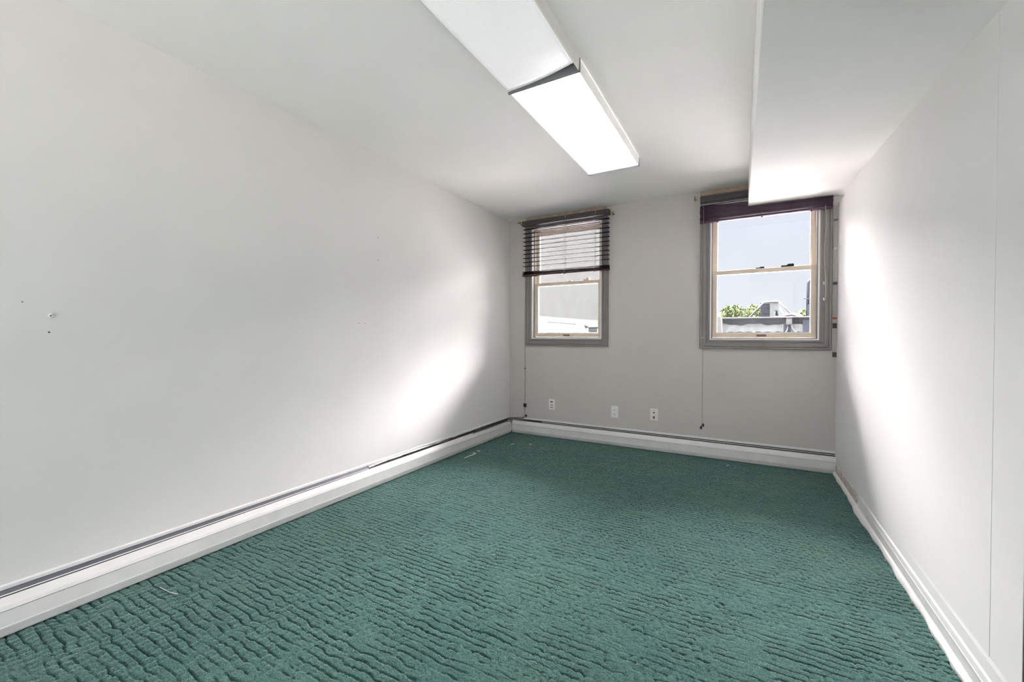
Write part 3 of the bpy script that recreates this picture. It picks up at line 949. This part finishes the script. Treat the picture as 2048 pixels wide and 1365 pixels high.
def fixture(y0, y1, lit, label):
    o = thing('ceiling_light', ((fx0 + fx1) / 2, (y0 + y1) / 2, ZC), label, 'ceiling light', 'surface fluorescent lights on the ceiling')
    sub(MB().box(fx0 + 0.03, fx1 - 0.03, y0 + 0.012, y1 - 0.012, ZC - 0.022, ZC - 0.0005), 'housing', M['fixture'], o)
    for s in (-1, 1):
        xe = fx0 if s < 0 else fx1
        # moulded side of the wraparound lens
        ring = [[(xe, y, ZL + 0.004), (xe - s * 0.0025, y, ZL + 0.0005), (xe - s * 0.006, y, ZL + 0.002), (xe - s * 0.004, y, ZC - 0.006), (xe + s * 0.002, y, ZC - 0.003), (xe + s * 0.0005, y, ZL + 0.02)] for y in (y0 + 0.005, y1 - 0.005)]
        sub(MB().loft(ring), 'side_panel', M['side_on'] if lit else M['fixture'], o)
    for y in ((y0 + 0.0022, y1 - 0.0022)):
        sub(MB().box(fx0 - 0.0015, fx1 + 0.003, y - 0.003, y + 0.003, ZL - 0.0055, ZC - 0.001), 'end_cap', M['capgrey'], o)
    # lens: slightly bowed sheet; the unlit one has slipped from its far right corner
    nx_, ny_ = 16, 40
    v, f = [], []
    for j in range(ny_ + 1):
        for i in range(nx_ + 1):
            u, t = i / nx_, j / ny_
            x = fx0 + 0.005 + (fx1 - fx0 - 0.010) * u
            ye = y1 - 0.006 - (0 if lit else 0.004 + 0.042 * u * u)
            y = y0 + 0.006 + (ye - y0 - 0.006) * t
            sag = 0 if lit else 0.006 * math.sin(math.pi * u) * math.sin(math.pi * min(1, t * 1.02))
            lift = 0 if lit else 0.010 * u * u * max(0, t - 0.9) * 10
            v.append((x, y, ZL + 0.003 - sag + lift))
    for j in range(ny_):
        for i in range(nx_):
            k = j * (nx_ + 1) + i
            f.append((k, k + 1, k + nx_ + 2, k + nx_ + 1))
    mb = MB()
    mb.v, mb.f = v, f
    d = sub(mb, 'diffuser', M['lens_on'] if lit else M['lens_off_glow'], o, smooth=True)
    for p in d.data.polygons:
        pass
    md = d.modifiers.new('thickness', 'SOLIDIFY')
    md.thickness = 0.002
    md.offset = 0
    return o


fixture(fy1, fy2, True, 'bright white ceiling light nearest the windows')
fixture(fy1 - (fy2 - fy1), fy1 - 0.0005, False, 'dull ceiling light with a slipped ribbed cover, nearer the viewer')

# ================================================================ SMALL THINGS ON THE WALLS
def left_disc(px, py, r, name, label, mt, cat, d=0.0012):
    c = at(px, py, 0, XL)
    return tag(MB().lathe((XL + 0.0002, c.y, c.z), (1, 0, 0), [(0, r), (d * 0.6, r), (d, r * 0.6)], 12).build(name, mt), label, cat)


c = at(101, 632, 0, XL)
an = thing('wall_anchor', (XL, c.y, c.z), 'white plastic screw anchor sticking out of the left wall', 'wall anchor')
sub(MB().lathe((XL + 0.0003, c.y, c.z), (1, 0, 0), [(0, 0.0055), (0.006, 0.0055), (0.007, 0.009), (0.010, 0.0088), (0.012, 0.006)], 16), 'anchor_collar', M['plate'], an, smooth=True)
sub(MB().lathe((XL + 0.0115, c.y - 0.002, c.z), (1, 0, 0), [(0, 0.003), (0.0012, 0.0028)], 10), 'anchor_hole', M['hole'], an)
left_disc(98, 665, 0.0032, 'screw_hole', 'small dark screw hole just below the white wall anchor', M['hole'], 'screw hole')
left_disc(44.5, 604, 0.0026, 'nail_hole', 'faint nail hole left of the white wall anchor', M['grey'], 'nail hole')
left_disc(755.5, 475, 0.0036, 'nail_hole', 'upper nail hole of the pair high on the left wall', M['grey'], 'nail hole')
left_disc(755.5, 520.5, 0.0034, 'nail_hole', 'lower nail hole of the pair high on the left wall', M['grey'], 'nail hole')
left_disc(717, 647, 0.0032, 'nail_hole', 'left one of two faint nail holes low on the left wall', M['grey'], 'nail hole')
left_disc(730, 647, 0.0032, 'nail_hole', 'right one of two faint nail holes low on the left wall', M['grey'], 'nail hole')

# hinge leaves and clips in the right corner
for py, hh, mt, nm, lb in ((652, 0.040, 'clip', 'corner_clip', 'dark metal clip in the right corner level with the window sill'),
                           (710, 0.040, 'clip', 'corner_clip', 'dark metal clip in the right corner below the window'),
                           (637, 0.016, 'red', 'red_plug', 'small red plastic plug in the right corner beside the window'),
                           (567, 0.022, 'clip', 'corner_hook', 'small dark hook in the right corner halfway up the window'),
                           (497, 0.022, 'chrome', 'corner_hook', 'small bright hook in the right corner beside the upper sash'),
                           (440, 0.014, 'lift', 'corner_hook', 'tiny brown hook in the right corner just under the blind')):
    c = at(1675, py, 1, YB)
    mb = MB()
    mb.box(XR - 0.026, XR - 0.006, YB - 0.006, YB - 0.0004, c.z - hh / 2, c.z + hh / 2)
    mb.box(XR - 0.010, XR - 0.0005, YB - 0.014, YB - 0.006, c.z - hh / 2, c.z + hh / 2)
    tag(mb.build(nm, M[mt], bevel=0.001), lb, nm.replace('_', ' ').split()[-1], )
c = at(1692, 487, 0, XR)
tag(MB().lathe((XR - 0.0003, c.y, c.z), (-1, 0, 0), [(0, 0.006), (0.002, 0.006), (0.003, 0.003)], 12).build('wall_screw', M['plate']), 'white painted screw head on the right wall near the corner', 'screw')

# ================================================================ LITTER ON THE CARPET
def scrap(pts, r, name, label):
    q = [at(px, py, 2, 0.003) for px, py in pts]
    mb = MB()
    lo, hi = [], []
    for i, p in enumerate(q):
        a = q[max(i - 1, 0)]
        b = q[min(i + 1, len(q) - 1)]
        t = (b - a).normalized()
        n = Vector((-t.y, t.x, 0)) * r
        lo.append([p - n + Vector((0, 0, 0.0)), p + n, p + n + Vector((0, 0, 0.0015)), p - n + Vector((0, 0, 0.0015))])
    mb.loft(lo)
    return tag(mb.build(name, M['paper']), label, 'litter')


scrap([(929, 917), (938, 913), (948, 909.5), (951, 907.5), (946, 906)], 0.005, 'paper_scrap', 'bent white paper sliver on the carpet by the left heater')
scrap([(954.5, 902), (960, 903.5)], 0.005, 'paper_scrap', 'tiny white scrap beside the bent paper sliver')
scrap([(1022, 889.5), (1028, 888)], 0.006, 'paper_scrap', 'white crumb on the dark carpet near the far left corner')
scrap([(1059, 890), (1063, 889)], 0.005, 'paper_scrap', 'pale fleck on the carpet below the port plate')
scrap([(319, 1175.5), (330, 1181), (340, 1186), (356, 1189)], 0.0008, 'thread', 'pale loose thread on the carpet near the left heater')
scrap([(1454, 932), (1457, 931)], 0.005, 'paper_scrap', 'pale fleck on the carpet below the right window')

# ================================================================ OUTDOORS
def P(px, py, Y):
    return at(px, py, 1, Y)


# ground far below and flat roof next door
gr = MB().box(-60, 60, YB + 0.4, 90, -3.2, -3.0).build('ground', M['felt'])
tag(gr, 'grey ground far below the windows', kind='structure')
rf = MB().box(-3.8, 3.2, YB + 0.18, 7.2, -3, 0.97).build('roof_deck', M['roof'])  # unseen white deck, sized and raised to bounce daylight onto the ceiling
tag(rf, 'white coated flat roof just below the windows, raised out of view to bounce light indoors', kind='structure')
rf2 = MB().box(-1.2, 9, 12.27, 24, -3, 1.44).build('roof_deck', M['felt'])
tag(rf2, 'higher dark roof carrying the air conditioner', kind='structure')
rf = MB().box(-5.7, 9, 7.25, 12.26, -3, 0.45).build('roof_deck', M['felt'])
tag(rf, 'dark felt roof beyond the white roof', kind='structure')

tr = MB().box(XL - 3, XR + 5, -9.0, YF - 0.22, -0.3, -0.05).build('fill_bounce_slab', M['bounce_slab'])  # unseen slab added to bounce sun onto the ceiling and near walls
tag(tr, 'added slab out of view behind the viewer, bouncing sunlight into the room', kind='structure')

# neighbour block seen through the left window
XN = -6.0
nb = thing('neighbour_building', (XN - 3, 18, -3), 'pale cream building wall filling the left window', 'building')
e0, e1 = at(1083, 633, 0, XN), at(1198, 642, 0, XN)
sl = (e1.z - e0.z) / (e1.y - e0.y)
zA, zB = e0.z + sl * (8.5 - e0.y), e0.z + sl * (34 - e0.y)
mb = MB().loft([[(XN, 8.5, zA), (XN - 5, 8.5, zA), (XN - 5, 8.5, 9), (XN, 8.5, 9)], [(XN, 34, zB), (XN - 5, 34, zB), (XN - 5, 34, 9), (XN, 34, 9)]])
sub(mb, 'wall', M['cream'], nb)
mb = MB().loft([[(XN + 0.05, 8.5, -3), (XN - 5, 8.5, -3), (XN - 5, 8.5, zA - 0.001), (XN + 0.05, 8.5, zA - 0.001)], [(XN + 0.05, 34, -3), (XN - 5, 34, -3), (XN - 5, 34, zB - 0.001), (XN + 0.05, 34, zB - 0.001)]])
sub(mb, 'base_band', M['roofwhite'], nb)
for (p, q) in (((1096, 643.5), (1152, 648)), ):
    s0, s1 = at(*p, 0, XN + 0.05), at(*q, 0, XN + 0.05)
    sub(MB().tube([s0, s1], 0.012, 6), 'seam', M['silver'], nb)
# ragged low edge of the nearer roof
ledge = MB()
rg = []
for k in range(41):
    t = k / 40
    p = at(1078 + 125 * t, 664.5 + 2.0 * t + rnd.uniform(-1.2, 0.9), 1, 8.2)
    rg.append([(p.x, 8.2, 0.5), (p.x, 8.6, 0.5), (p.x, 8.6, p.z), (p.x, 8.2, p.z)])
ledge.loft(rg)
tag(ledge.build('roof_kerb', M['silver']), 'ragged grey roof edge at the bottom of the left window', 'roof edge')
# vent pipe and unit
p = P(1173, 668, 11.0)
q = P(1173, 652, 11.0)
vp = thing('vent_pipe', (p.x, 11, 0.451), 'white capped vent pipe outside the left window', 'pipe')
sub(MB().lathe((p.x, 11, 0.451), (0, 0, 1), [(0, 0.035), (q.z - 0.451, 0.035)], 12), 'stack', M['pipewhite'], vp, smooth=True)
sub(MB().lathe((p.x, 11, q.z - 0.03), (0, 0, 1), [(0, 0.055), (0.01, 0.060), (0.02, 0.060), (0.10, 0.045), (0.13, 0.02)], 14), 'cap', M['roofwhite'], vp, smooth=True)
p0_, p1_ = P(1177.5, 668, 12.0), P(1196, 654, 12.0)
cu = thing('condenser_unit', ((p0_.x + p1_.x) / 2, 12.1, 0.451), 'grey rooftop unit beside the vent pipe, left window', 'air conditioner')
sub(MB().box(p0_.x, p1_.x, 11.95, 12.25, 0.451, p1_.z - 0.03), 'cabinet', M['silver'], cu, bevel=0.02)
sub(MB().box(p0_.x - 0.02, p1_.x + 0.02, 11.93, 12.255, p1_.z - 0.028, p1_.z), 'lid', M['roofwhite'], cu, bevel=0.01)
for k in range(4):
    z = p1_.z - 0.06 - 0.035 * k
    sub(MB().box(p0_.x + 0.03, p1_.x - 0.03, 11.935, 11.949, z - 0.008, z), 'louvre', M['acgrey'], cu)

# parapet with tar band seen through the right window
YP = 12.0
pa = thing('parapet_wall', (2, YP, 0.95), 'tarred roof parapet with silver coating outside the right window', 'parapet')
xa, xb = P(1446, 640, YP).x, P(1700, 640, YP).x
rg, rg2 = [], []
N = 60
zt_ = P(1520, 637.5, YP).z
for k in range(N + 1):
    t = k / N
    x = xa + (xb - xa) * t
    zm = P(1520, 650, YP).z + 0.022 * math.sin(x * 9) + 0.012 * math.sin(x * 23 + 1)
    rg.append([(x, YP, zm), (x, YP + 0.25, zm), (x, YP + 0.25, zt_), (x, YP - 0.03, zt_), (x, YP - 0.04, zt_ - 0.05)])
    zl = P(1520, 664.5, YP).z + 0.012 * math.sin(x * 31)
    rg2.append([(x, YP - 0.02, zl), (x, YP + 0.2, zl), (x, YP + 0.2, zm + 0.02), (x, YP - 0.008, zm + 0.01)])
sub(MB().loft(rg), 'tar_band', M['tar'], pa)
sub(MB().loft(rg2), 'silver_band', M['silver'], pa)
sub(MB().box(xa, xb, YP - 0.03, YP + 0.2, 0.9, P(1520, 664.2, YP).z - 0.02), 'foot', M['tar'], pa)
sub(MB().box(xa - 0.03, xb, YP - 0.08, YP + 0.30, zt_ + 0.001, zt_ + 0.035), 'coping', M['roofwhite'], pa, bevel=0.008)
for px0, px1, y0_, y1_ in ((1568, 1580, 640, 667), (1606, 1621, 640, 667)):
    a_, b2 = P(px0, y0_, YP - 0.05), P(px1, y1_, YP - 0.05)
    sub(MB().box(a_.x, b2.x, YP - 0.055, YP - 0.041, b2.z, a_.z), 'flashing', M['pole'], pa)
a_, b2 = P(1436, 633, 11.6), P(1447.5, 668, 11.6)
tag(MB().loft([[(a_.x - 0.4, 11.5, 0.9), (b2.x, 11.5, 0.9), (b2.x, 11.9, 0.9), (a_.x - 0.4, 11.9, 0.9)], [(a_.x - 0.4, 11.5, a_.z), (b2.x - 0.06, 11.5, a_.z), (b2.x - 0.06, 11.9, a_.z), (a_.x - 0.4, 11.9, a_.z)]]).build('white_pier', M['roofwhite'], bevel=0.02),
    'white painted pier at the left end of the parapet', 'pier')

# disconnect box with conduits
a_, b2 = P(1573.5, 636, YP - 0.20), P(1584, 649.5, YP - 0.20)
db = thing('disconnect_box', ((a_.x + b2.x) / 2, YP - 0.1, b2.z), 'small white electrical box with two conduits on the parapet', 'electrical box')
sub(MB().box(a_.x, b2.x, YP - 0.20, YP - 0.085, b2.z, a_.z), 'box', M['pipewhite'], db, bevel=0.008)
sub(MB().box(a_.x - 0.008, b2.x + 0.008, YP - 0.212, YP - 0.085, a_.z + 0.0005, a_.z + 0.02), 'lid', M['pipewhite'], db)
sub(MB().box(a_.x + 0.03, b2.x - 0.035, YP - 0.206, YP - 0.2005, b2.z + 0.06, a_.z - 0.035), 'cover_label', M['acgrey'], db)
sub(MB().tube([P(1576, 649, YP - 0.15), P(1576, 656, YP - 0.15), P(1573, 663, YP - 0.2), P(1567, 670, YP - 0.3)], 0.013, 8), 'conduit', M['pipewhite'], db, smooth=True)
sub(MB().tube([P(1581.5, 649, YP - 0.15), P(1584, 657, YP - 0.15), P(1590, 664, YP - 0.2), P(1600, 668, YP - 0.25), P(1618, 668.5, YP - 0.3)], 0.013, 8), 'conduit', M['pipewhite'], db, smooth=True)
MBp = MB().box(a_.x + 0.04, b2.x - 0.02, YP - 0.10, YP - 0.06, 0.95, b2.z - 0.001)
sub(MBp, 'post', M['pole'], db)

# rooftop air conditioner behind the parapet
YA = 20.0
A = P(1541, 636, YA)
sc_ = (P(1560, 636, YA).x - P(1521, 636, YA).x)
topz, botz = P(1541, 605.5, YA).z, P(1541, 634.5, YA).z
ac = thing('air_conditioner', (A.x, YA + 0.3, botz), 'grey rooftop air conditioner with a dark louvred side behind the parapet', 'air conditioner')
xl_, xm_, xr_ = P(1520.5, 620, YA + 0.35).x, P(1540, 620, YA).x, P(1557, 620, YA + 0.12).x
zmid = P(1541, 622, YA).z
# plan: left face recedes to the left, right face nearly frontal
pl = [(xm_, YA), (xr_, YA + 0.12), (xr_ - 0.35, YA + 0.95), (xl_, YA + 0.35)]


def prism(pts, z0, z1, inset=0.0):
    cxp = sum(p[0] for p in pts) / len(pts)
    cyp = sum(p[1] for p in pts) / len(pts)
    q = [(cxp + (x - cxp) * (1 - inset), cyp + (y - cyp) * (1 - inset)) for x, y in pts]
    return MB().loft([[(x, y, z0) for x, y in q], [(x, y, z1) for x, y in q]])


sub(prism(pl, zmid, topz), 'cabinet', M['acgrey'], ac, bevel=0.01)
sub(prism([pl[0], (xm_ + 0.16, YA + 0.04), (xm_ - 0.1, YA + 0.7), pl[3]], botz, zmid - 0.001), 'lower_cabinet', M['acgrey'], ac, bevel=0.01)
sub(prism(pl, topz + 0.001, topz + 0.05, -0.05), 'top_lid', M['acgrey'], ac, bevel=0.015)
fd = MB().loft([[(xl_ + 0.35 * (xm_ - xl_) * 0 + (xm_ - xl_) * u, YA + 0.35 - 0.35 * u, z) for z in (botz + 0.02, topz - 0.02)] + [(xl_ + (xm_ - xl_) * u - 0.008, YA + 0.335 - 0.35 * u, z) for z in (topz - 0.02, botz + 0.02)] for u in (0.02, 0.97)])
sub(fd, 'louvre_panel', M['acdark'], ac)
for k in range(9):
    z = botz + 0.06 + (topz - botz - 0.10) * k / 8
    mb = MB().tube([(xl_ + (xm_ - xl_) * u - 0.012, YA + 0.325 - 0.35 * u, z) for u in (0.30, 0.92)], 0.012, 6)
    sub(mb, 'louvre', M['acslat'], ac)
sub(MB().loft([[(xm_ + 0.22, YA + 0.06, zmid), (xr_ - 0.02, YA + 0.1, zmid), (xr_ - 0.02, YA + 0.4, zmid), (xm_ + 0.22, YA + 0.4, zmid)],
               [(xm_ + 0.30, YA + 0.1, botz + 0.06), (xr_ - 0.10, YA + 0.12, botz + 0.06), (xr_ - 0.10, YA + 0.35, botz + 0.06), (xm_ + 0.30, YA + 0.35, botz + 0.06)]]), 'fan_shroud', M['acslat'], ac)
sub(MB().box(xl_ - 0.05, xr_ + 0.9, YA - 0.1, YA + 1.0, botz - 0.08, botz - 0.001), 'stand', M['acgrey'], ac)
for xx_ in (xl_ + 0.05, xr_ + 0.5):
    sub(MB().box(xx_, xx_ + 0.08, YA + 0.4, YA + 0.48, 1.441, botz - 0.081), 'stand_leg', M['pole'], ac)
# white braces
tag(MB().tube([P(1526, 606, YA - 0.2), P(1509, 624, YA - 0.25), P(1493, 640.5, YA - 0.3), (P(1486, 648, YA - 0.3).x, YA - 0.3, 1.45)], 0.026, 8).build('white_brace', M['pipewhite'], smooth=True), 'white sloping pole left of the rooftop air conditioner', 'pole')
tag(MB().tube([P(1558, 605, YA - 0.2), P(1576, 622, YA - 0.25), P(1592, 638, YA - 0.3), (P(1599, 646, YA - 0.3).x, YA - 0.3, 1.45)], 0.026, 8).build('white_brace', M['pipewhite'], smooth=True), 'white sloping pole right of the rooftop air conditioner', 'pole')
tag(MB().tube([P(1559.5, 616, YA - 0.35), P(1565, 625, YA - 0.35), P(1570, 634, YA - 0.35), (P(1574, 645, YA - 0.35).x, YA - 0.35, 1.45)], 0.018, 6).build('grey_strut', M['grey'], smooth=True), 'thin grey strut at the right foot of the rooftop air conditioner', 'pole')
rg = []
hc = P(1580, 636, 17.0)
pt = [P(1567, 634, 17), P(1574, 631, 17), P(1583, 629.5, 17), P(1592, 632, 17), P(1598, 640, 17), (P(1601, 646, 17).x, 17, 1.45)]
tag(MB().tube(pt, 0.045, 8).build('white_hose', M['pipewhite'], smooth=True), 'bent white hose lying over the parapet by the electrical box', 'hose')
dm = MB()
c0 = P(1591, 636, 18.0)
dm.lathe((c0.x, 18, 1.441), (0, 0, 1), [(0, 0.26)] + [(c0.z - 0.05 - 1.441 + a_, b_) for a_, b_ in ((0, 0.26), (0.08, 0.25), (0.16, 0.19), (0.21, 0.10), (0.225, 0.02))], 18)
tag(dm.build('vent_dome', M['pole'], smooth=True), 'dark dome-shaped roof vent behind the parapet', 'roof vent')
# pole with service wire
p0_, p1_ = P(1615.5, 640, 13.0), P(1615.5, 562, 13.0)
sp_ = thing('service_pole', (p0_.x, 13, 1.441), 'dark service pole at the right edge of the right window', 'pole')
sub(MB().tube([(p0_.x, 13, 1.441), (p0_.x, 13, p1_.z - 0.05), (p0_.x + 0.03, 13, p1_.z), (p0_.x + 0.09, 13, p1_.z + 0.005)], 0.036, 10), 'shaft', M['pole'], sp_, smooth=True)
a_ = P(1617, 612, 13)
sub(MB().box(p0_.x - 0.012, p0_.x + 0.16, 12.90, 13.0, a_.z - 0.30, a_.z + 0.02), 'meter_case', M['pole'], sp_, bevel=0.01)
a_ = P(1617, 597.5, 13)
sub(MB().tube([(p0_.x - 0.10, 12.95, a_.z), (p0_.x + 0.12, 12.95, a_.z - 0.02)], 0.010, 6), 'cross_arm', M['pole'], sp_)
# litter on the roof
a_, b2 = P(1503, 662.5, 9.5), P(1513, 668, 9.5)
tag(MB().loft([[(a_.x, 9.4, 0.451), (b2.x, 9.4, 0.451), (b2.x, 9.7, 0.451), (a_.x, 9.7, 0.451)], [(a_.x + 0.03, 9.45, a_.z), (b2.x - 0.03, 9.45, a_.z), (b2.x - 0.03, 9.65, a_.z), (a_.x + 0.03, 9.65, a_.z)]]).build('orange_bag', M['orange'], bevel=0.02), 'pale orange bag on the roof at the bottom of the right window', 'bag')
a_, b2 = P(1497, 665.3, 8.6), P(1525, 668, 8.6)
tag(MB().box(a_.x, b2.x, 8.6, 8.8, 0.451, a_.z).build('white_box', M['roofwhite'], bevel=0.01), 'low white box in front of the orange bag on the roof', 'box')


# trees
def tree(px, py, Y, rx, rz, label, n, seed, mt='leaf'):
    r = random.Random(seed)
    c = P(px, py, Y)
    o = thing('tree', (c.x, Y, -3), label, 'tree')
    sub(MB().tube([(c.x, Y, -3), (c.x + 0.1, Y, c.z - rz * 0.4), (c.x, Y, c.z)], [0.25, 0.16, 0.05], 8), 'trunk', M['bark'], o)
    mb = MB()
    for k in range(n):
        th = r.uniform(0, 2 * math.pi)
        u = r.random() ** 0.5
        zz = r.uniform(-1, 1)
        f = math.sqrt(max(0, 1 - zz * zz)) if zz > 0 else 1
        f *= 0.75 + 0.35 * math.sin(th * 3 + seed)
        p = Vector((c.x + rx * u * f * math.cos(th), Y + rx * u * f * math.sin(th), c.z + rz * zz * (0.8 + 0.4 * r.random())))
        a1 = Vector((r.uniform(-1, 1), r.uniform(-1, 1), r.uniform(-1, 1))).normalized()
        a2 = a1.cross(Vector((r.uniform(-1, 1), r.uniform(-1, 1), r.uniform(-1, 1)))).normalized()
        s = r.uniform(0.05, 0.11)
        mb.quad(p - a1 * s, p + a2 * s * 0.5, p + a1 * s, p - a2 * s * 0.5)
    f = sub(mb, 'foliage', M[mt], o)
    f['kind'] = 'stuff'
    return o


tree(1460, 631, 26, 0.75, 0.45, 'yellow-green tree top behind the parapet, left in the right window', 900, 1)
tree(1508, 630, 27, 0.8, 0.5, 'yellow-green tree top just left of the rooftop air conditioner', 900, 2)
tree(1475, 622, 32, 0.5, 0.35, 'darker sparse tree crown behind the leftmost tree top', 300, 3, 'leafdark')
tree(1606, 634, 27, 0.5, 0.3, 'small green tree top between the roof vent and the service pole', 400, 4)
